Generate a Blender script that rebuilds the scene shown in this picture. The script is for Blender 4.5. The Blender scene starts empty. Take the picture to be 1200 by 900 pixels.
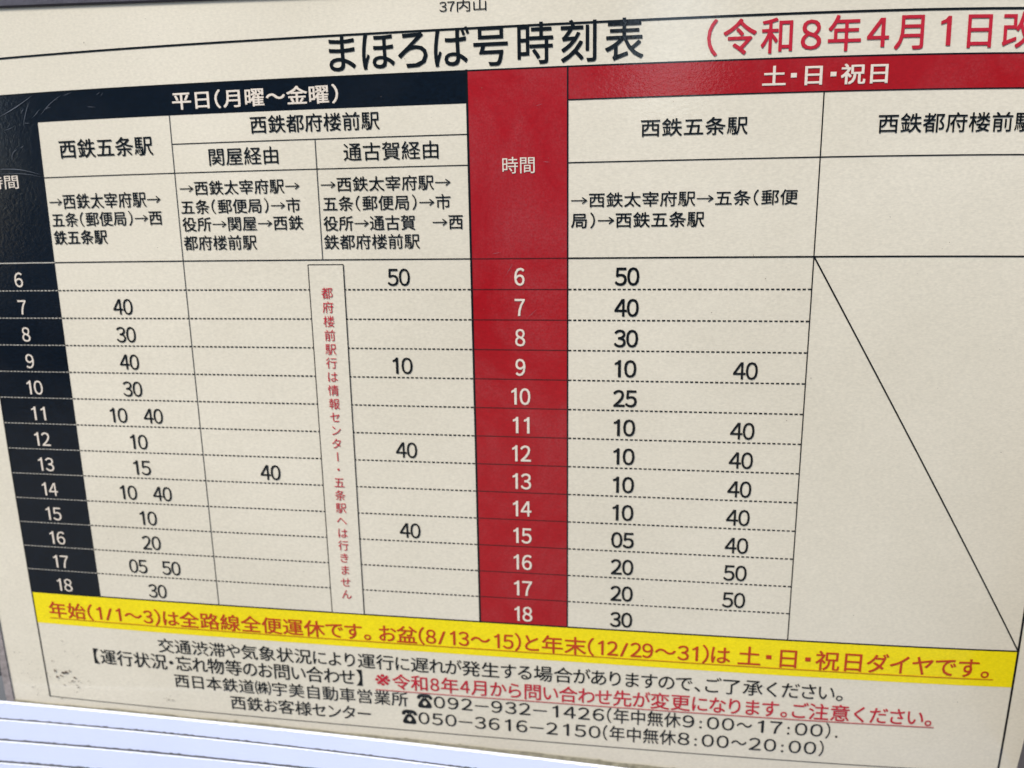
import bpy, math, random
from mathutils import Matrix, Vector

# ------------------------------------------------------------------ scale
S = 0.27            # metres per layout unit of the printed sheet
BASE_Z = 1.35       # height of the sheet's origin above the ground
scene = bpy.context.scene
COL = scene.collection
random.seed(7)

# ------------------------------------------------------------------ camera
cam_data = bpy.data.cameras.new("Camera")
cam = bpy.data.objects.new("Camera", cam_data)
COL.objects.link(cam)
RC = Matrix(((0.9894568718721607, 0.014227699323879225, 0.1441272745767013),
             (0.01660265609633067, 0.9774591166168124, -0.21047096510736987),
             (-0.14387303609608554, 0.21064483832895126, 0.9669174223116803)))
BM = Matrix(((1, 0, 0), (0, 0, -1), (0, 1, 0)))
DM = Matrix(((1, 0, 0), (0, -1, 0), (0, 0, -1)))
rot = (DM @ RC @ BM).transposed()
M = rot.to_4x4()
M.translation = Vector((0.0750601 * S, -1.0117746 * S, BASE_Z + 0.0517382 * S))
cam.matrix_world = M
cam_data.sensor_width = 36.0
cam_data.lens = 27.0511
cam_data.clip_start = 0.01
cam_data.clip_end = 500
cam_data.dof.use_dof = True
cam_data.dof.focus_distance = 0.252
cam_data.dof.aperture_fstop = 11.0
scene.camera = cam

# ------------------------------------------------------------------ light
SUN_EL, SUN_AZ = 52.0, -28.0       # azimuth measured from straight in front of the sheet, to its right
world = bpy.data.worlds.new("World")
scene.world = world
world.use_nodes = True
wn = world.node_tree
bg = wn.nodes["Background"]
sky = wn.nodes.new("ShaderNodeTexSky")
sky.sky_type = 'NISHITA'
sky.sun_disc = False
sky.sun_elevation = math.radians(SUN_EL)
sky.sun_rotation = math.radians(180 - SUN_AZ)
sky.air_density = 1.0
sky.dust_density = 1.5
wn.links.new(sky.outputs[0], bg.inputs[0])
bg.inputs[1].default_value = 0.15
sd = bpy.data.lights.new("Sun", 'SUN')
sd.energy = 2.5
sd.angle = math.radians(14)
sd.color = (1.0, 0.96, 0.90)
sun = bpy.data.objects.new("Sun", sd)
COL.objects.link(sun)
az, el = math.radians(SUN_AZ), math.radians(SUN_EL)
sdir = Vector((math.sin(az) * math.cos(el), -math.cos(az) * math.cos(el), math.sin(el)))
sun.rotation_euler = sdir.to_track_quat('Z', 'Y').to_euler()
sun.location = sdir * 3 + Vector((0, 0, 2))

scene.view_settings.view_transform = 'Standard'
scene.view_settings.look = 'None'
scene.view_settings.gamma = 1
scene.view_settings.use_curve_mapping = False
scene.view_settings.exposure = 0.82

# ------------------------------------------------------------------ lens bulge and added curl in the sheet
EXPO = [(0, 0), (0, 1), (0, 2), (0, 3), (0, 4), (0, 5), (0, 6), (0, 7), (1, 0), (1, 1), (1, 2), (1, 3), (1, 4), (1, 5), (1, 6), (2, 0), (2, 1), (2, 2), (2, 3), (2, 4), (2, 5), (3, 0), (3, 1), (3, 2), (3, 3), (3, 4), (4, 0), (4, 1), (4, 2), (4, 3), (5, 0), (5, 1), (5, 2), (6, 0), (6, 1), (7, 0)]
CX = [-0.000747, 0.003029, -0.005377, -7.5e-05, 0.002831, -0.005752, -0.020531, -0.011575, 0.008035, -0.037894, 0.038523, -0.059269, -0.071692, -0.001283, 0.018002, 0.024445, -0.068116, -0.00716, -0.019053, -0.027254, -0.018295, 0.01442, -0.051142, -0.129629, -0.073019, -0.0171, -0.015352, -0.020615, -0.039829, -0.002604, -0.055531, -0.025812, -0.018608, -0.025588, -0.001601, -0.005922]
CY = [-0.000594, 0.012296, -0.047793, 0.034194, -0.055713, -0.06465, -0.02539, -0.002984, -0.001533, 0.028929, -0.069134, -0.008253, -0.027306, -0.007485, 0.002993, -0.000977, 0.009889, -0.067462, -0.127251, -0.080158, -0.029882, -0.002135, -0.014295, -0.029605, -0.040674, 0.003168, -0.011161, -0.059041, -0.026753, -0.020897, -0.005146, -0.028869, -0.001312, 0.001345, -0.006618, 0.00139]

def lens_bow(u, v):
    """the laminated print is a little stretched towards its corners: layout -> place on the board"""
    dx = dy = 0.0
    for (i, j), a, b in zip(EXPO, CX, CY):
        t = (u ** i) * (v ** j)
        dx += a * t
        dy += b * t
    return u + dx, v + dy

def belly(x, z):
    """curl added to the sheet so its lower right corner catches less light"""
    p = max(0.0, (0.35 - z) * 0.8 + (x + 0.2) * 0.5)
    return 0.072 * p * p

def W(u, v, d=0.0):
    a, b = lens_bow(u, v)
    return (a * S, belly(a, b) * S - d, BASE_Z + b * S)

def P(u, v, d=0.0):
    return (u * S, -d * S, BASE_Z + v * S)

# ------------------------------------------------------------------ mesh helpers
def link(name, verts, faces, mat, parent=None, smooth=False, **props):
    me = bpy.data.meshes.new(name)
    me.from_pydata(verts, [], faces)
    me.materials.append(mat)
    if smooth:
        for p in me.polygons:
            p.use_smooth = True
    me.update()
    o = bpy.data.objects.new(name, me)
    COL.objects.link(o)
    if parent is not None:
        o.parent = parent
    for k, val in props.items():
        o[k] = val
    return o

def sheet(name, u0, v0, u1, v1, d, mat, parent, step=0.03, thick=0.0, **props):
    nu = max(1, int(abs(u1 - u0) / step)); nv = max(1, int(abs(v1 - v0) / step))
    verts = [W(u0 + (u1 - u0) * i / nu, v0 + (v1 - v0) * j / nv, d) for j in range(nv + 1) for i in range(nu + 1)]
    faces = [(j * (nu + 1) + i, j * (nu + 1) + i + 1, (j + 1) * (nu + 1) + i + 1, (j + 1) * (nu + 1) + i)
             for j in range(nv) for i in range(nu)]
    if thick:
        n = len(verts)
        ring = [i for i in range(nu + 1)] + [j * (nu + 1) + nu for j in range(1, nv + 1)] + \
               [nv * (nu + 1) + i for i in range(nu - 1, -1, -1)] + [j * (nu + 1) for j in range(nv - 1, 0, -1)]
        back = [(x, y + thick, z) for (x, y, z) in verts]
        faces += [tuple(n + k for k in reversed(f)) for f in faces]
        verts += back
        for a, b in zip(ring, ring[1:] + ring[:1]):
            faces.append((a, n + a, n + b, b))
    return link(name, verts, faces, mat, parent, **props)

def stroke(name, pts, w, d, mat, parent, seg=0.03, **props):
    """ruled line of width w through layout points"""
    verts, faces = [], []
    for (a, b) in zip(pts[:-1], pts[1:]):
        L = math.hypot(b[0] - a[0], b[1] - a[1])
        n = max(1, int(L / seg))
        nx, ny = -(b[1] - a[1]) / L * w / 2, (b[0] - a[0]) / L * w / 2
        ex, ey = (b[0] - a[0]) / L * w / 2, (b[1] - a[1]) / L * w / 2
        s = len(verts)
        for k in range(n + 1):
            t = k / n
            x, y = a[0] + (b[0] - a[0]) * t, a[1] + (b[1] - a[1]) * t
            if k == 0: x -= ex; y -= ey
            if k == n: x += ex; y += ey
            verts.append(W(x - nx, y - ny, d)); verts.append(W(x + nx, y + ny, d))
        for k in range(n):
            q = s + 2 * k
            faces.append((q, q + 2, q + 3, q + 1))
    return link(name, verts, faces, mat, parent, **props)

def dashes(name, u0, u1, v, w, d, mat, parent, period=0.00640, fill=0.64):
    verts, faces = [], []
    n = int((u1 - u0) / period)
    for k in range(n + 1):
        a = u0 + k * period
        b = min(a + period * fill, u1)
        if b - a < period * 0.2: continue
        s = len(verts)
        ww = w * random.uniform(0.88, 1.1)
        verts += [W(a, v - ww / 2, d), W(b, v - ww / 2, d), W(b, v + ww / 2, d), W(a, v + ww / 2, d)]
        faces.append((s, s + 1, s + 2, s + 3))
    return link(name, verts, faces, mat, parent)

# ------------------------------------------------------------------ lettering
_glyph = {}
def glyph(ch, bold):
    bold = 0
    key = ch
    if key in _glyph: return _glyph[key]
    if ch in ' \u3000':
        g = ([], [])
    elif ch == '→':
        t = 0.026
        y = 0.36
        vs = [(0.05, y - t), (0.90, y - t), (0.90, y + t), (0.05, y + t),
              (0.97, y), (0.90, y), (0.70, y + 0.21), (0.66, y + 0.17), (0.70, y - 0.21), (0.66, y - 0.17)]
        fs = [(0, 1, 2, 3), (7, 5, 4, 6), (9, 8, 4, 5), (1, 4, 2)]
        g = (vs, fs)
    elif ch == '1':
        g = ([(0.235, 0.0), (0.325, 0.0), (0.325, 0.745), (0.262, 0.745), (0.205, 0.665), (0.10, 0.615), (0.10, 0.545), (0.235, 0.60)],
             [(0, 1, 2, 3, 4, 7), (4, 5, 6, 7)])
    elif ch in '023456789':
        gv, gf = glyph(chr(ord('０') + int(ch)), 0)
        g = ([((x - 0.5) * 0.86 + 0.25, y) for x, y in gv], gf)
    elif ch == '■':
        g = ([(0.40, 0.30), (0.60, 0.30), (0.60, 0.48), (0.40, 0.48)], [(0, 1, 2, 3)])
    elif ch == '☎':
        vs, fs = [], []
        def quad(*q):
            s = len(vs); vs.extend(q); fs.append(tuple(range(s, s + len(q))))
        # handset, with its two ends turned down
        quad((0.02, 0.52), (0.20, 0.50), (0.24, 0.62), (0.76, 0.62), (0.80, 0.50), (0.98, 0.52), (0.97, 0.66), (0.86, 0.78), (0.66, 0.83), (0.34, 0.83), (0.14, 0.78), (0.03, 0.66))
        # the body round a light dial
        body = [(0.36, 0.56), (0.64, 0.56), (0.80, 0.34), (0.92, 0.14), (0.92, -0.06), (0.08, -0.06), (0.08, 0.14), (0.20, 0.34)]
        cx, cy, r = 0.5, 0.24, 0.15
        N = 24
        outer = []
        for k in range(N):
            a = 2 * math.pi * k / N
            dx, dy = math.cos(a), math.sin(a)
            best = 9
            for p, q in zip(body, body[1:] + body[:1]):
                ex, ey = q[0] - p[0], q[1] - p[1]
                den = dx * ey - dy * ex
                if abs(den) < 1e-9: continue
                t = ((p[0] - cx) * ey - (p[1] - cy) * ex) / den
                u = ((p[0] - cx) * dy - (p[1] - cy) * dx) / den
                if t > 0 and -1e-6 <= u <= 1 + 1e-6: best = min(best, t)
            outer.append((cx + dx * best, cy + dy * best))
        s = len(vs)
        vs += outer + [(cx + r * math.cos(2 * math.pi * k / N), cy + r * math.sin(2 * math.pi * k / N)) for k in range(N)]
        for k in range(N):
            fs.append((s + k, s + (k + 1) % N, s + N + (k + 1) % N, s + N + k))
        quad((0.40, 0.54), (0.44, 0.54), (0.44, 0.64), (0.40, 0.64))
        quad((0.56, 0.54), (0.60, 0.54), (0.60, 0.64), (0.56, 0.64))
        g = (vs, fs)
    else:
        cu = bpy.data.curves.new('glyph', 'FONT')
        cu.body = ch; cu.size = 1.0; cu.resolution_u = 3
        ob = bpy.data.objects.new('glyph', cu)
        COL.objects.link(ob)
        me = ob.to_mesh()
        g = ([(v.co.x, v.co.y) for v in me.vertices], [tuple(p.vertices) for p in me.polygons])
        ob.to_mesh_clear()
        bpy.data.objects.remove(ob); bpy.data.curves.remove(cu)
    _glyph[key] = g
    return g

FULL = {'(': '（', ')': '）', '-': '－'}
def is_kana(c): return '\u3041' <= c <= '\u30ff' and c != '・'

def text(body, u0, u1, vb, vt, mat, bold, opt, parent, d=0.00020, digits_only=False):
    verts, faces = [], []
    pen = 0.0
    kana = opt.get('kana', 1.0); gw = opt.get('gw', 1.0)
    for ch in body:
        if ch in '0123456789/':
            src, adv, sx, sy, mode = ch, opt.get('dig', 0.5), opt.get('dx', 1.0), 1.0, 'c'
            if ch == '/': sx = 1.25
        elif ch in '()':
            src, adv, sx, sy, mode = FULL[ch], opt.get('par', 0.5), 1.0, 1.0, 'c'
        elif ch in ':.':
            src, adv, sx, sy, mode = ch, opt.get('col', 0.5), 1.1, 1.0, 'c'
        elif ch == '・':
            src, adv, sx, sy, mode = '■' if opt.get('sq') else '・', opt.get('dot', 0.5), 1.0, 1.0, 'c'
        elif ch in '。、':
            src, adv, sx, sy, mode = ch, 0.50, 1.0, 1.0, 'l'
        elif ch == '【':
            src, adv, sx, sy, mode = ch, 0.42, 1.0, 1.0, 'c'
        elif ch == '】':
            src, adv, sx, sy, mode = ch, 0.60, 1.0, 1.0, 'l'
        elif ch == '～':
            src, adv, sx, sy, mode = ch, 1.0, 0.95, 1.0, 'c'
        elif ch == '－':
            src, adv, sx, sy, mode = ch, 1.0, 1.15, 0.9, 'c'
        elif is_kana(ch):
            src, adv, sx, sy, mode = ch, kana, 0.97 if kana > .9 else 0.93, 1.0, 'e'
            if ch in 'りいト' and kana < .95: adv = kana * 0.94
        elif ch == '☎':
            src, adv, sx, sy, mode = ch, 1.0, 1.0, 1.0, 'e'
        elif ch == '※':
            src, adv, sx, sy, mode = ch, 1.0, 1.45, 1.25, 'c'
        elif ch in ' \u3000':
            pen += 1.0 if ch == '\u3000' else 0.5
            continue
        else:
            src, adv, sx, sy, mode = ch, 1.0, gw, 1.0, 'e'
        gv, gf = glyph(src, bold)
        xs = [p[0] for p in gv]
        if mode == 'c': off = pen + adv / 2 - (min(xs) + max(xs)) / 2 * sx
        elif mode == 'l': off = pen + 0.03
        else: off = pen + adv / 2 - 0.5 * sx
        s = len(verts)
        verts += [(off + x * sx, y * sy) for x, y in gv]
        faces += [tuple(s + k for k in f) for f in gf]
        pen += adv
    lo = min(p[0] for p in verts); hi = max(p[0] for p in verts)
    su = (u1 - u0) / (hi - lo)
    if digits_only: sv, yb = (vt - vb) / 0.745, 0.0
    else: sv, yb = (vt - vb) / 0.918, -0.076
    out, allf = [], []
    # heavier lettering is printed over itself, each pass a hair to the side
    passes = [(0, 0)] if bold < 0.002 else [(-bold, -bold), (bold, -bold), (bold, bold), (-bold, bold)] + ([(0, 0)] if bold > 0.012 else [])
    for n, (bx, by) in enumerate(passes):
        s = len(out)
        by *= min(1.0, abs(su / sv)); 
        out += [W(u0 + (x + bx - lo) * su, vb + (y + by - yb) * sv, d + n * 0.000012) for x, y in verts]
        allf += [tuple(s + k for k in f) for f in faces]
    return link('lettering', out, allf, mat, parent)

def number(body, uc, vc, h, mat, bold, parent, name='number', wd=0.0128, d=0.00020):
    n = len(body)
    w = wd * 2 * n / 2 if n > 1 else wd
    if body in ('1',): w = wd * .5
    tot = wd * n + (n - 1) * 0.0022
    if body[0] == '1': tot -= 0.0028
    if body == '11': tot -= 0.003
    o = text(body, uc - tot / 2, uc + tot / 2, vc - h / 2, vc + h / 2, mat, bold, {'dig': 0.5}, parent, d, digits_only=True)
    o.name = name
    return o

# ------------------------------------------------------------------ materials
def nodes(name):
    m = bpy.data.materials.new(name); m.use_nodes = True
    nt = m.node_tree
    return m, nt, nt.nodes["Principled BSDF"]

def tex_noise(nt, scale, detail=4, rough=0.6, stretch=(1, 1, 1), dist=0.0):
    tc = nt.nodes.new("ShaderNodeTexCoord")
    mp = nt.nodes.new("ShaderNodeMapping"); mp.inputs['Scale'].default_value = stretch
    n = nt.nodes.new("ShaderNodeTexNoise")
    n.inputs['Scale'].default_value = scale; n.inputs['Detail'].default_value = detail
    n.inputs['Roughness'].default_value = rough; n.inputs['Distortion'].default_value = dist
    nt.links.new(tc.outputs['Object'], mp.inputs[0]); nt.links.new(mp.outputs[0], n.inputs['Vector'])
    return n

def ramp(nt, src, p0, c0, p1, c1):
    r = nt.nodes.new("ShaderNodeValToRGB")
    r.color_ramp.elements[0].position = p0; r.color_ramp.elements[0].color = c0
    r.color_ramp.elements[1].position = p1; r.color_ramp.elements[1].color = c1
    nt.links.new(src, r.inputs[0])
    return r

def mix(nt, fac, a, b, blend='MIX'):
    m = nt.nodes.new("ShaderNodeMix"); m.data_type = 'RGBA'; m.blend_type = blend
    for sock, val in ((m.inputs[0], fac), (m.inputs[6], a), (m.inputs[7], b)):
        if hasattr(val, 'default_value') or hasattr(val, 'links'): nt.links.new(val, sock)
        else: sock.default_value = val
    return m.outputs[2]

def c4(c): return (c[0], c[1], c[2], 1.0)

def printed(name, col, mottle=0.06, refl_haze=0.0, coat=1.0, grain=1.0, bump=0.14):
    """ink or bare stock under the clear laminate: fibre grain, painted patchy reflections, glossy coat"""
    m, nt, b = nodes(name)
    n1 = tex_noise(nt, 700, 3, 0.65, (1, 1, 1.5))
    n2 = tex_noise(nt, 9, 5, 0.6)
    n3 = tex_noise(nt, 2200, 2, 0.5, (0.35, 1, 1))
    lo = tuple(x * (1 - mottle) for x in col); hi = tuple(min(1, x * (1 + mottle)) for x in col)
    r1 = ramp(nt, n1.outputs[0], 0.32, c4(lo), 0.68, c4(hi))
    base = r1.outputs[0]
    fib = ramp(nt, n3.outputs[0], 0.35, (0.93, 0.93, 0.93, 1), 0.65, (1.05, 1.05, 1.05, 1))
    base = mix(nt, 0.6 * grain, base, fib.outputs[0], 'MULTIPLY')
    big = ramp(nt, n2.outputs[0], 0.3, (0.92, 0.915, 0.90, 1), 0.7, (1.04, 1.04, 1.045, 1))
    base = mix(nt, 1.0, base, big.outputs[0], 'MULTIPLY')
    if refl_haze:
        d1 = tex_noise(nt, 28, 6, 0.7, (1, 1, 0.7), 0.8)
        d2 = tex_noise(nt, 1500, 2, 0.6)
        dr = ramp(nt, d1.outputs[0], 0.42, (0, 0, 0, 1), 0.66, (refl_haze, refl_haze, refl_haze, 1))
        dg = ramp(nt, d2.outputs[0], 0.35, (0.25, 0.25, 0.25, 1), 0.7, (1, 1, 1, 1))
        fac = mix(nt, 1.0, dr.outputs[0], dg.outputs[0], 'MULTIPLY')
        base = mix(nt, fac, base, (0.42, 0.40, 0.40, 1))  # patchy grey of reflections mixed into the colour
    nt.links.new(base, b.inputs['Base Color'])
    b.inputs['Roughness'].default_value = 0.62
    b.inputs['Specular IOR Level'].default_value = 0.0
    b.inputs['Coat Weight'].default_value = coat
    b.inputs['Coat IOR'].default_value = 1.62
    cr = tex_noise(nt, 14, 6, 0.65)
    rr = ramp(nt, cr.outputs[0], 0.35, (0.05, 0.05, 0.05, 1), 0.7, (0.13, 0.13, 0.13, 1))
    nt.links.new(rr.outputs[0], b.inputs['Coat Roughness'])
    bp = nt.nodes.new("ShaderNodeBump"); bp.inputs['Strength'].default_value = bump; bp.inputs['Distance'].default_value = 0.0002
    nt.links.new(n1.outputs[0], bp.inputs['Height'])
    bp2 = nt.nodes.new("ShaderNodeBump"); bp2.inputs['Strength'].default_value = 0.05; bp2.inputs['Distance'].default_value = 0.0006
    n4 = tex_noise(nt, 160, 4, 0.6, (0.6, 1, 1.6))
    nt.links.new(n4.outputs[0], bp2.inputs['Height']); nt.links.new(bp.outputs[0], bp2.inputs['Normal'])
    nt.links.new(bp2.outputs[0], b.inputs['Normal'])
    nt.links.new(bp2.outputs[0], b.inputs['Coat Normal'])
    return m

PAPER = (0.66, 0.61, 0.492)
mats = {
    'paper': printed('cream_paper', PAPER, 0.045),
    'black': printed('black_print', (0.0015, 0.004, 0.008), 0.6, refl_haze=0.014, bump=0.22),  # slight blue of reflected sky put into the black
    'red': printed('red_print', (0.33, 0.007, 0.011), 0.07, refl_haze=0.08, bump=0.18),
    'yellow': printed('yellow_print', (0.80, 0.65, 0.004), 0.07),
    'ink': printed('black_ink', (0.004, 0.006, 0.007), 0.3),
    'soft_ink': printed('grey_line_ink', (0.045, 0.05, 0.05), 0.2),
    'red_ink': printed('crimson_ink', (0.46, 0.018, 0.035), 0.06),
    'orange_ink': printed('orange_red_ink', (0.46, 0.045, 0.008), 0.08),
    'white_ink': printed('unprinted_letter', (0.70, 0.62, 0.52), 0.04),
    'dark_red_line': printed('dark_line_on_red', (0.06, 0.012, 0.012), 0.2),
    'pale_line': printed('pale_line', (0.50, 0.47, 0.40), 0.1),
}

def simple(name, col, rough=0.5, var=0.1, nscale=40, bump=0.2, bscale=300, metal=0.0, stretch=(1, 1, 1), dirt=None):
    m, nt, b = nodes(name)
    n = tex_noise(nt, nscale, 5, 0.6, stretch)
    r = ramp(nt, n.outputs[0], 0.3, c4([x * (1 - var) for x in col]), 0.7, c4([min(1, x * (1 + var)) for x in col]))
    base = r.outputs[0]
    if dirt:
        dn = tex_noise(nt, 420, 4, 0.7, (1, 1, 1))
        dr = ramp(nt, dn.outputs[0], 0.66, (0, 0, 0, 1), 0.74, (0.55, 0.55, 0.55, 1))
        base = mix(nt, dr.outputs[0], base, c4(dirt))
    nt.links.new(base, b.inputs['Base Color'])
    b.inputs['Roughness'].default_value = rough
    b.inputs['Metallic'].default_value = metal
    bn = tex_noise(nt, bscale, 4, 0.6, stretch)
    bp = nt.nodes.new("ShaderNodeBump"); bp.inputs['Strength'].default_value = bump; bp.inputs['Distance'].default_value = 0.0008
    nt.links.new(bn.outputs[0], bp.inputs['Height']); nt.links.new(bp.outputs[0], b.inputs['Normal'])
    return m

m_rail = simple('sky_tinted_white', (0.60, 0.655, 0.84), 0.38, 0.03, 18, 0.12, 900, dirt=(0.55, 0.55, 0.66))  # white rail, bluish sky reflection put into its colour
m_edge = simple('highlight_edge', (0.74, 0.76, 0.84), 0.35, 0.05, 60, 0.6, 1400)  # the ribs' edge highlight as a paler colour
m_groove = simple('dark_groove', (0.05, 0.05, 0.055), 0.8, 0.4, 500, 0.5, 900)
m_frame = simple('dark_frame_paint', (0.05, 0.045, 0.058), 0.45, 0.2, 30, 0.3, 500)
m_side = simple('grimy_inner_edge', (0.24, 0.21, 0.20), 0.7, 0.45, 160, 0.5, 600)
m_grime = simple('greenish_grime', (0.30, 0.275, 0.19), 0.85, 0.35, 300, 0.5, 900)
m_speck = simple('brown_speck', (0.10, 0.07, 0.05), 0.8, 0.5, 600, 0.5, 900)
m_scratch = simple('pale_scratch', (0.10, 0.11, 0.13), 0.6, 0.4, 600, 0.2, 900)
m_ground = simple('grey_pavement', (0.10, 0.098, 0.092), 0.9, 0.2, 6, 0.4, 60)

# ------------------------------------------------------------------ the setting
gs = 60
link('ground', [(-gs, -gs, 0), (gs, -gs, 0), (gs, gs, 0), (-gs, gs, 0)], [(0, 1, 2, 3)], m_ground, kind='structure')

m_wall = simple('grey_render_wall', (0.26, 0.28, 0.31), 0.85, 0.12, 1.5, 0.3, 20)
m_glass = simple('dark_window_pane', (0.03, 0.035, 0.04), 0.15, 0.1, 2, 0.0, 10)
m_sill = simple('pale_window_frame', (0.45, 0.45, 0.44), 0.6, 0.1, 5, 0.1, 50)
def solid(name, x0, x1, y0, y1, z0, z1, mat, parent=None, **props):
    v = [(x0, y0, z0), (x1, y0, z0), (x1, y1, z0), (x0, y1, z0), (x0, y0, z1), (x1, y0, z1), (x1, y1, z1), (x0, y1, z1)]
    f = [(0, 3, 2, 1), (4, 5, 6, 7), (0, 1, 5, 4), (1, 2, 6, 5), (2, 3, 7, 6), (3, 0, 4, 7)]
    return link(name, v, f, mat, parent, **props)
def added_block(x0, x1, h, label, win):  # unseen block added for the gloss to reflect
    e = bpy.data.objects.new('added_building', None); COL.objects.link(e)
    e['label'] = label; e['category'] = 'added_building'
    solid('wall', x0, x1, -13, -10.0, 0.0, h, m_wall, e)
    solid('roof', x0 - 0.0, x1 + 0.0, -13.2, -9.8, h, h + 0.25, m_sill, e)
    for (wx, wz) in win:
        fr = solid('window', wx - 0.62, wx + 0.62, -10.06, -9.94, wz - 0.55, wz + 0.55, m_sill, e)
        solid('pane', wx - 0.54, wx + 0.54, -10.04, -9.93, wz - 0.47, wz + 0.47, m_glass, fr)
added_block(-9.5, 0.42, 7.6, 'grey rendered block added out of view, left of the gap reflected in the gloss', [(x, z) for x in (-6, -3.5) for z in (1.6, 4.6)])
added_block(1.75, 12.0, 6.8, 'grey rendered block added out of view, right of the gap reflected in the gloss', [(3, 1.6), (5.2, 1.6), (7.4, 1.6), (3, 4.4), (5.2, 4.4), (7.4, 4.4)])
lw = solid('added_wall', 0.42, 1.75, -10.6, -10.35, 0.0, 2.1, m_wall)  # added behind the camera, lower bound of the sky patch in the gloss
lw['label'] = 'low grey wall added out of view, closing the gap reflected in the gloss'; lw['category'] = 'wall'

# ------------------------------------------------------------------ the timetable
tt = bpy.data.objects.new('bus_timetable', None)
COL.objects.link(tt)
tt['label'] = 'cream laminated bus timetable with black weekday half, red holiday half and yellow notice band'
tt['category'] = 'timetable'
u0, u1, u2, u3, u4, u5, u6, u7 = -0.8686, -0.7427, -0.5393, -0.3336, -0.1278, 0.0, 0.3065, 0.6105
n0, n1 = -0.3550, -0.3048
vt, vtitle, vband, vsub, vroute, vy, vbot = 0.2845, 0.2347, 0.1954, 0.1578, 0.1196, -0.5819, -0.7189
st = 0.040493
v13 = -13 * st

sheet('paper', -0.942, -0.790, 0.660, 0.390, 0.0, mats['paper'], tt, thick=0.0012)
D1, D2, D3 = 0.00006, 0.00014, 0.00022
sheet('weekday_header_band', u0, vband, u4, vtitle, D1, mats['black'], tt)
sheet('weekday_hour_column', u0, v13, u1, vband, D1, mats['black'], tt)
sheet('hour_column', u4, v13, u5, vtitle, D1, mats['red'], tt)
sheet('holiday_header_band', u5, vband, u7, vtitle, D1, mats['red'], tt)
sheet('yellow_band', u0, vy, u7, v13, D1, mats['yellow'], tt)

LW = 0.0015
def line(pts, w=LW, mat='ink', d=D2, name='ruled_line'):
    return stroke(name, pts, w, d, mats[mat], tt)
# the outer frame and the title's rule
line([(u0, vt), (u0, vbot)], 0.0022)
line([(u0, vbot), (u7, vbot)], 0.0014, 'soft_ink')
line([(u7, vbot), (u7, vt)], 0.0030)
line([(u0, vt), (u7, vt)], 0.0026)
line([(u0, vtitle), (u7, vtitle)], 0.0017)
line([(u0, v13), (u7, v13)], 0.0021)
# holiday half
line([(u5, vtitle), (u5, v13)], 0.0019)
line([(u5, vband), (u7, vband)], 0.0014)
line([(u6, vband), (u6, v13)], 0.0015)
line([(u5, vroute), (u7, vroute)], 0.0014)
line([(u4, 0), (u5, 0)], 0.0012, 'dark_red_line')
line([(u5, 0), (u7, 0)], 0.0019)
line([(0.3070, -0.0003), (0.6103, -0.5262)], 0.0019, name='diagonal_line')
# weekday half
line([(u4, vtitle), (u4, v13)], 0.0028)
line([(u2, vband), (u2, v13)], 0.0013, 'soft_ink')
line([(u3, vsub), (u3, 0)], 0.0014, 'soft_ink')
line([(u2, vsub), (u4, vsub)], 0.0012)
line([(u1, vroute), (u4, vroute)], 0.0012)
line([(u0, 0), (u1, 0)], 0.0013, 'pale_line')
line([(u1, 0), (u4, 0)], 0.0016)
for k in range(1, 13):
    v = -k * st
    dashes('dashed_line', u0 + 0.001, u1, v, 0.0011, D2, mats['pale_line'], tt, 0.0060, 0.70)
    dashes('dashed_line', u1 + 0.001, u4, v, 0.0018, D2, mats['ink'], tt)
    line([(u4, v), (u5, v)], 0.0011, 'dark_red_line')
    dashes('dashed_line', u5 + 0.001, u6, v, 0.0018, D2, mats['ink'], tt)

# the upright note between the columns
note = sheet('note_strip', n0, v13 + 0.001, n1, -0.0065, D3, mats['paper'], tt)
stroke('strip_outline', [(n0, v13), (n0, -0.0065), (n1, -0.0065), (n1, v13)], 0.0013, D3 + 0.00006, mats['ink'], note)
chars = '都府楼前駅行は情報センター・五条駅へは行きません'
vn0, vn1, sz = -0.0450, -0.4943, 0.0170
for k, ch in enumerate(chars):
    vc = vn0 + (vn1 - vn0) * k / (len(chars) - 1)
    gv, gf = glyph(ch, 0.004)
    if ch == 'ー': gv = [(y + 0.12, x - 0.12) for x, y in gv]
    pts = [W(-0.3300 + (x - 0.5) * sz, vc + (y - 0.38) * sz, D3 + 0.00025) for x, y in gv]
    link('character', pts, gf, mats['red_ink'], note)

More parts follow.
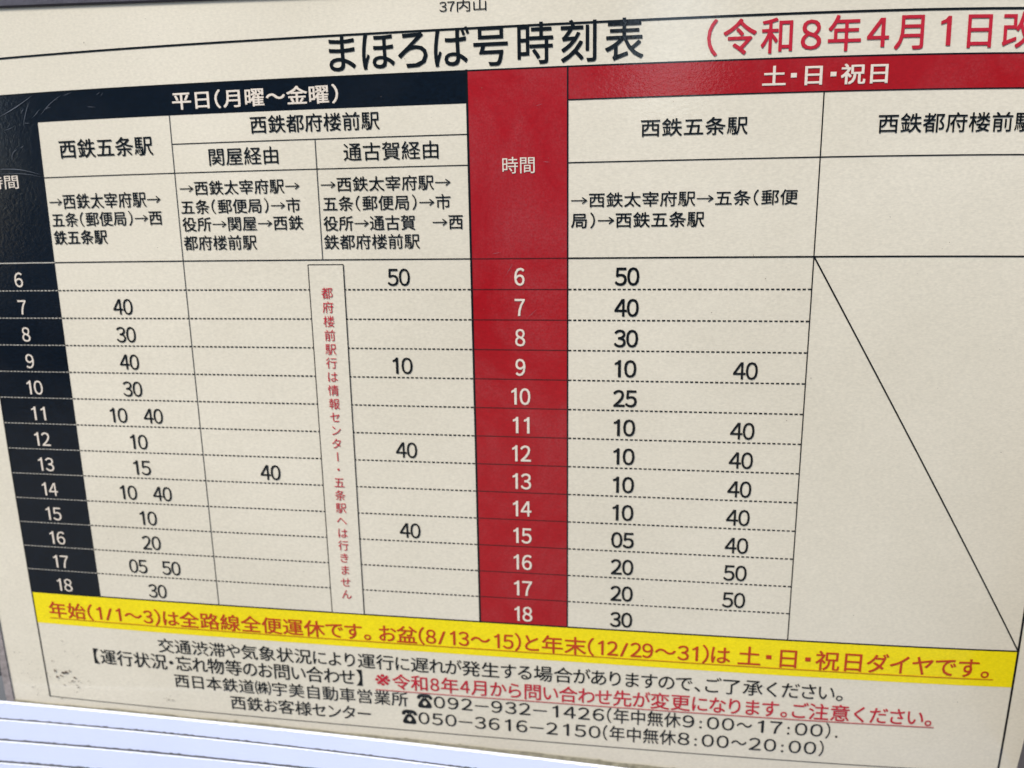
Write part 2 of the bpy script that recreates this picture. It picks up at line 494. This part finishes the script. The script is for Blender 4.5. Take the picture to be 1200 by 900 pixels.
# lettering: (text, left, right, bottom, top, ink, extra weight, spacing)
TEXTS = [
    ('37内山', -0.1603, -0.1007, 0.3045, 0.3189, 'ink', 0, {'kd': 0.5}),
    ('まほろば号時刻表', -0.3073, 0.0919, 0.2396, 0.2877, 'ink', 0.006, {'kana': 0.87, 'gw': 0.9}),
    ('(令和8年4月1日改', 0.1679, 0.5418, 0.2408, 0.2805, 'red_ink', 0.009, {'dig': 0.72, 'dx': 1.12, 'par': 0.45, 'gw': 0.92}),
    ('平日(月曜～金曜)', -0.5324, -0.2985, 0.2024, 0.2249, 'white_ink', 0.016, {'par': 0.5}),
    ('土・日・祝日', 0.2345, 0.3779, 0.2031, 0.2259, 'white_ink', 0.016, {'dot': 0.55, 'sq': 1}),
    ('西鉄五条駅', -0.7126, -0.5683, 0.1449, 0.1700, 'ink', 0.006, {}),
    ('西鉄都府楼前駅', -0.4230, -0.2445, 0.1677, 0.1900, 'ink', 0.006, {}),
    ('関屋経由', -0.4863, -0.3868, 0.1279, 0.1506, 'ink', 0.003, {}),
    ('通古賀経由', -0.2953, -0.1673, 0.1290, 0.1515, 'ink', 0.003, {}),
    ('→西鉄太宰府駅→', -0.7388, -0.5643, 0.0753, 0.0961, 'ink', 0.005, {}),
    ('五条(郵便局)→西', -0.7380, -0.5651, 0.0505, 0.0702, 'ink', 0.005, {}),
    ('鉄五条駅', -0.7379, -0.6530, 0.0256, 0.0453, 'ink', 0.01, {}),
    ('→西鉄太宰府駅→', -0.5337, -0.3595, 0.0894, 0.1082, 'ink', 0.005, {}),
    ('五条(郵便局)→市', -0.5343, -0.3602, 0.0642, 0.0832, 'ink', 0.005, {}),
    ('役所→関屋→西鉄', -0.5347, -0.3579, 0.0407, 0.0598, 'ink', 0.005, {}),
    ('都府楼前駅', -0.5353, -0.4270, 0.0150, 0.0347, 'ink', 0.005, {}),
    ('→西鉄太宰府駅→', -0.3294, -0.1524, 0.0899, 0.1086, 'ink', 0.005, {}),
    ('五条(郵便局)→市', -0.3279, -0.1532, 0.0648, 0.0838, 'ink', 0.005, {}),
    ('役所→通古賀\u3000→西', -0.3289, -0.1375, 0.0388, 0.0580, 'ink', 0.006, {}),
    ('鉄都府楼前駅', -0.3297, -0.1967, 0.0142, 0.0335, 'ink', 0.005, {}),
    ('時間', -0.0837, -0.0421, 0.1079, 0.1283, 'white_ink', 0.002, {}),
    ('時間', -0.8362, -0.7855, 0.1060, 0.1252, 'white_ink', 0.002, {}),
    ('西鉄五条駅', 0.0909, 0.2193, 0.1487, 0.1694, 'ink', 0.006, {}),
    ('西鉄都府楼前駅', 0.3712, 0.5510, 0.1463, 0.1682, 'ink', 0.006, {}),
    ('→西鉄太宰府駅→五条(郵便', 0.0045, 0.2830, 0.0640, 0.0821, 'ink', 0.005, {}),
    ('局)→西鉄五条駅', 0.0045, 0.1715, 0.0383, 0.0571, 'ink', 0.008, {}),
    ('年始(1/1～3)は全路線全便運休です。', -0.8411, -0.2965, -0.5688, -0.5418, 'orange_ink', 0.01, {'kana': 0.86, 'par': 0.45, 'dig': 0.5}),
    ('お盆(8/13～15)と年末(12/29～31)は', -0.2831, 0.2301, -0.5692, -0.5415, 'orange_ink', 0.01, {'kana': 0.84, 'par': 0.36, 'dig': 0.5}),
    ('土・日・祝日ダイヤです。', 0.2410, 0.5764, -0.5689, -0.5396, 'orange_ink', 0.01, {'kana': 0.88, 'dot': 0.55, 'sq': 1}),
    ('交通渋滞や気象状況により運行に遅れが発生する場合がありますので、ご了承ください。', -0.6522, 0.3869, -0.6166, -0.5917, 'ink', 0.005, {'kana': 0.84}),
    ('【運行状況・忘れ物等のお問い合わせ】', -0.7714, -0.3146, -0.6471, -0.6203, 'ink', 0.006, {'kana': 0.84, 'dot': 0.45}),
    ('※令和8年4月から問い合わせ先が変更になります。ご注意ください。', -0.2933, 0.5097, -0.6484, -0.6226, 'red_ink', 0.01, {'kana': 0.86, 'dig': 0.6, 'dx': 1.0}),
    ('西日本鉄道㈱宇美自動車営業所', -0.6308, -0.2438, -0.6773, -0.6531, 'ink', 0.005, {}),
    ('☎092－932－1426(年中無休9:00～17:00).', -0.2290, 0.3850, -0.6774, -0.6530, 'ink', 0.006, {'dig': 0.86, 'dx': 1.5, 'par': 0.42, 'col': 0.55}),
    ('西鉄お客様センター', -0.5369, -0.3044, -0.7083, -0.6836, 'ink', 0.005, {'kana': 0.86}),
    ('☎050－3616－2150(年中無休8:00～20:00)', -0.2542, 0.3678, -0.7072, -0.6824, 'ink', 0.006, {'dig': 0.86, 'dx': 1.5, 'par': 0.42, 'col': 0.55}),
]
for body, a, b, lo, hi, ink, bold, opt in TEXTS:
    if body == '37内山':
        hi = lo + (hi - lo) * 0.98
    o = text(body, a, b, lo, hi, mats[ink], bold, opt, tt)
# underlines
stroke('underline', [(-0.8415, -0.5706), (0.5826, -0.5706)], 0.0010, 0.0003, mats['orange_ink'], tt)
stroke('underline', [(-0.2934, -0.6518), (0.5129, -0.6500)], 0.0013, 0.0003, mats['red_ink'], tt)

# hours and minutes
H = 0.0225
def row(h, off=0.585): return -(h - 6 + off) * st
for h in range(6, 19):
    number(str(h), -0.8045 if h > 9 else -0.8065, row(h, 0.60), 0.0212, mats['white_ink'], 0.004, tt, 'hour_number', wd=0.0136)
    number(str(h), -0.0635, row(h), H, mats['white_ink'], 0.010, tt, 'hour_number', wd=0.0130)
MIN = {  # column centre, weight, departures
    'weekday one': (-0.6410, 0.005, {7: '40', 8: '30', 9: '40', 10: '30', 12: '10', 13: '15', 15: '10', 16: '20', 18: '30'}),
    'weekday left': (-0.6690, 0.005, {11: '10', 14: '10', 17: '05'}),
    'weekday right': (-0.6127, 0.005, {11: '40', 14: '40', 17: '50'}),
    'via one': (-0.4353, 0.008, {13: '40'}),
    'via two': (-0.2278, 0.008, {6: '50', 9: '10', 12: '40', 15: '40'}),
    'holiday one': (0.0768, 0.013, {6: '50', 7: '40', 8: '30', 9: '10', 10: '25', 11: '10', 12: '10', 13: '10', 14: '10', 15: '05', 16: '20', 17: '20', 18: '30'}),
    'holiday two': (0.2308, 0.009, {9: '40', 11: '40', 12: '40', 13: '40', 14: '40', 15: '40', 16: '50', 17: '50'}),
}
for key, (uc, bold, tab) in MIN.items():
    for h, s in tab.items():
        number(s, uc, row(h, 0.60 if uc > 0.2 else 0.585), H, mats['ink'], bold, tt, 'minute_number', wd=0.0142)

# ------------------------------------------------------------------ wear on the sheet
def specks(name, clusters, mat, d, parent, label=None):
    verts, faces = [], []
    for (cu, cv, ru, rv, n, smin, smax) in clusters:
        for _ in range(n):
            x = random.gauss(cu, ru); y = random.gauss(cv, rv)
            if y < -0.742 or x < -0.925: continue
            r = smin + (smax - smin) * random.random() ** 3
            el = random.uniform(0.5, 1.0); an = random.uniform(0, 3.14)
            s = len(verts); k = 7
            for q in range(k):
                a = 2 * math.pi * q / k; rr = r * random.uniform(0.6, 1.25)
                px, py = rr * math.cos(a), rr * el * math.sin(a)
                verts.append(W(x + px * math.cos(an) - py * math.sin(an), y + px * math.sin(an) + py * math.cos(an), d))
            faces.append(tuple(range(s, s + k)))
    return link(name, verts, faces, mat, parent, kind='stuff')
specks('dirt_specks', [
    (-0.834, -0.674, 0.012, 0.012, 18, 0.0006, 0.0030), (-0.812, -0.688, 0.012, 0.009, 18, 0.0006, 0.0028),
    (-0.834, -0.671, 0.004, 0.001, 4, 0.0022, 0.0036), (-0.900, -0.690, 0.012, 0.020, 40, 0.0003, 0.0015),
    (-0.915, -0.660, 0.010, 0.020, 30, 0.0003, 0.0015), (-0.875, -0.705, 0.010, 0.010, 18, 0.0003, 0.0017),
    (-0.645, -0.700, 0.012, 0.003, 7, 0.0004, 0.0016), (-0.812, -0.628, 0.008, 0.010, 7, 0.0004, 0.0014),
    (-0.780, -0.640, 0.07, 0.05, 26, 0.0002, 0.0008), (0.40, -0.20, 0.20, 0.22, 60, 0.0002, 0.0008),
    (-0.2, 0.15, 0.45, 0.14, 70, 0.0002, 0.0008), (-0.4, -0.4, 0.3, 0.2, 50, 0.0002, 0.0007),
    (0.2, -0.6, 0.35, 0.08, 30, 0.0002, 0.0008), (-0.60, 0.31, 0.12, 0.015, 14, 0.0003, 0.0010),
], m_speck, 0.00048, tt)

def scratches():
    verts, faces = [], []
    def scr(pts, w):
        s = len(verts)
        n = len(pts)
        for k, (x, y) in enumerate(pts):
            a = pts[max(0, k - 1)]; b = pts[min(n - 1, k + 1)]
            L = math.hypot(b[0] - a[0], b[1] - a[1]) or 1
            ww = w * (0.15 + math.sin(math.pi * k / (n - 1))) / 2
            nx, ny = -(b[1] - a[1]) / L * ww, (b[0] - a[0]) / L * ww
            verts.append(W(x - nx, y - ny, 0.00050)); verts.append(W(x + nx, y + ny, 0.00050))
        for k in range(n - 1):
            q = s + 2 * k
            faces.append((q, q + 2, q + 3, q + 1))
    def arc(x0, y0, x1, y1, sag, w, n=14):
        pts = []
        for k in range(n + 1):
            t = k / n
            pts.append((x0 + (x1 - x0) * t - (y1 - y0) * sag * 4 * t * (1 - t), y0 + (y1 - y0) * t + (x1 - x0) * sag * 4 * t * (1 - t)))
        scr(pts, w)
    arc(-0.805, 0.205, -0.745, 0.232, -0.02, 0.0006)
    arc(-0.83, 0.132, -0.747, 0.124, 0.06, 0.0006)
    arc(-0.815, 0.127, -0.747, 0.121, 0.04, 0.0004)
    arc(-0.79, 0.145, -0.78, 0.160, 0.2, 0.0005)
    arc(-0.765, 0.190, -0.750, 0.225, 0.05, 0.0004)
    arc(-0.735, 0.205, -0.70, 0.229, 0.05, 0.0004)
    for _ in range(12):
        x = random.uniform(-0.82, -0.60); y = random.uniform(0.200, 0.231)
        if x < -0.75: y = random.uniform(0.06, 0.23)
        an = random.uniform(-0.9, 0.9); L = random.uniform(0.004, 0.02)
        x2 = x + L * math.cos(an); y2 = y + L * math.sin(an)
        if y2 > 0.233: continue
        arc(x, y, x2, y2, random.uniform(-.03, .03), 0.00030, 6)
    for _ in range(5):
        x = random.uniform(-0.12, -0.03); y = random.uniform(-0.1, 0.21)
        an = random.uniform(-1.2, 1.2); L = random.uniform(0.006, 0.025)
        x2 = min(x + L * math.cos(an), -0.003)
        arc(x, y, x2, y + L * math.sin(an), random.uniform(-.03, .03), 0.0003, 6)
    return link('scratches', verts, faces, m_scratch, tt, kind='stuff')
scratches()

# grime that has gathered along the sheet's lower edge
verts, faces = [], []
N = 260
for k in range(N + 1):
    u = -0.930 + 1.58 * k / N
    q = u + 0.933
    # just above the lip of the rail, allowing for how far the sheet lies behind it
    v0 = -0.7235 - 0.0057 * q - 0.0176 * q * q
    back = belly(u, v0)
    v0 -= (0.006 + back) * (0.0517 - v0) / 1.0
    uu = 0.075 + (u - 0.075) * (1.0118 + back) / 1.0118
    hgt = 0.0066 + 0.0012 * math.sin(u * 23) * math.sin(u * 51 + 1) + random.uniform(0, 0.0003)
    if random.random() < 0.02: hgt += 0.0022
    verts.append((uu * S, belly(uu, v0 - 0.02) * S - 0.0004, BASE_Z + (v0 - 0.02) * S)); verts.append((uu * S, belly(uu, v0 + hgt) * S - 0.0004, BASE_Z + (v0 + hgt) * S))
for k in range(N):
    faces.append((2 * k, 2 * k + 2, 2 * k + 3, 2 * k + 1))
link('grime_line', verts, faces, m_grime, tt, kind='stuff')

# ------------------------------------------------------------------ the holder round the sheet
holder = bpy.data.objects.new('display_frame', None)
COL.objects.link(holder)
holder['label'] = 'dark metal frame of the notice case, its edges just showing at the picture borders'
holder['category'] = 'frame'

def prism_rail(name, prof, xs, bowf, mat, parent, **props):
    """extrude a depth/height profile along x; bowf(x) lifts it (units of the layout)"""
    verts, faces = [], []
    n = len(prof)
    for x in xs:
        b = bowf(x)
        for (d, h) in prof:
            verts.append(P(x, h + b, d))
    for k in range(len(xs) - 1):
        for i in range(n):
            a = k * n + i; c = k * n + (i + 1) % n
            faces.append((a, c, c + n, a + n))
    faces.append(tuple(reversed(range(n))))
    faces.append(tuple((len(xs) - 1) * n + i for i in range(n)))
    return link(name, verts, faces, mat, parent, **props)

def box(name, x0, x1, h0, h1, d0, d1, mat, parent, bev=0.002):
    prof = [(d0, h0), (d1 - bev, h0), (d1, h0 + bev), (d1, h1 - bev), (d1 - bev, h1), (d0, h1)]
    return prism_rail(name, prof, [x0, x1], lambda x: 0.0, mat, parent)

xs = [-1.15 + 2.05 * i / 60 for i in range(61)]
# top member: its lower edge slopes a touch
prof = [(-0.03, 0), (0.002, 0), (0.004, 0.002), (0.004, 0.08), (-0.03, 0.08)]
prism_rail('top_member', prof, xs, lambda x: 0.3382 - 0.0190 * (x + 0.742) - 0.002 * (x + 0.742) ** 2, m_frame, holder)
box('gap_backing', -1.15, -0.90, -0.735, 0.336, -0.09, -0.075, m_groove, holder)  # shade of the gap left of the sheet, painted on a backing
sheet('inner_edge', -0.9560, -0.740, -0.9415, 0.34, 0.0006, m_side, holder, thick=0.004)
box('right_member', 0.690, 0.82, -0.80, 0.33, -0.16, 0.03, m_frame, holder)

# ------------------------------------------------------------------ the white ribbed rail
ledge = bpy.data.objects.new('ribbed_rail', None)
COL.objects.link(ledge)
ledge['label'] = 'white ribbed plastic rail running below the timetable sheet'
ledge['category'] = 'rail'
tops = [-0.7245, -0.7555, -0.7930, -0.8320, -0.8730, -0.9150]
deps = [0.006, 0.009, 0.013, 0.017, 0.021]
curve = [(-0.0057, -0.0176), (0.010, -0.036), (0.018, -0.036), (0.020, -0.036), (0.020, -0.036)]
for k in range(5):
    t0, t1, d0 = tops[k], tops[k + 1], deps[k]
    def f(x, k=k):
        q = x + 0.933
        return curve[k][0] * q + curve[k][1] * q * q
    th = 0.0035 if k == 0 else 0.009
    prof = [(d0 - th, t1 - 0.02), (d0, t1 - 0.02), (d0, t0 - 0.0025), (d0 - 0.0008, t0 - 0.0008), (d0 - 0.002, t0), (d0 - th, t0)]
    slat = prism_rail('slat', prof, xs, f, m_rail, ledge)
    # highlight painted as a pale ragged lip along the top of each rib
    verts, faces = [], []
    N = 420
    for q in range(N + 1):
        x = -1.15 + 2.05 * q / N
        w = 0.0015 + random.uniform(-0.0008, 0.0012)
        verts.append(P(x, t0 + f(x) + 0.0004, d0 - 0.003)); verts.append(P(x, t0 + f(x) + 0.0004, d0 - 0.0004)); verts.append(P(x, t0 + f(x) - w, d0 + 0.0006))
    for q in range(N):
        a = 3 * q
        faces.append((a, a + 1, a + 4, a + 3)); faces.append((a + 1, a + 2, a + 5, a + 4))
    link('lip', verts, faces, m_edge, slat)
    if k:
        # dark seam where one rib meets the next
        verts, faces = [], []
        for q in range(N + 1):
            x = -1.15 + 2.05 * q / N
            w = 0.0002 + abs(random.gauss(0, 0.0006)) + (0.0008 if x < -0.6 and random.random() < 0.3 else 0)
            verts.append(P(x, t0 + f(x) + 0.0008, d0 + 0.0002)); verts.append(P(x, t0 + f(x) + 0.0008 + w, deps[k - 1] + 0.0006))
        for q in range(N):
            a = 2 * q
            faces.append((a, a + 2, a + 3, a + 1))
        link('seam', verts, faces, m_groove, slat)
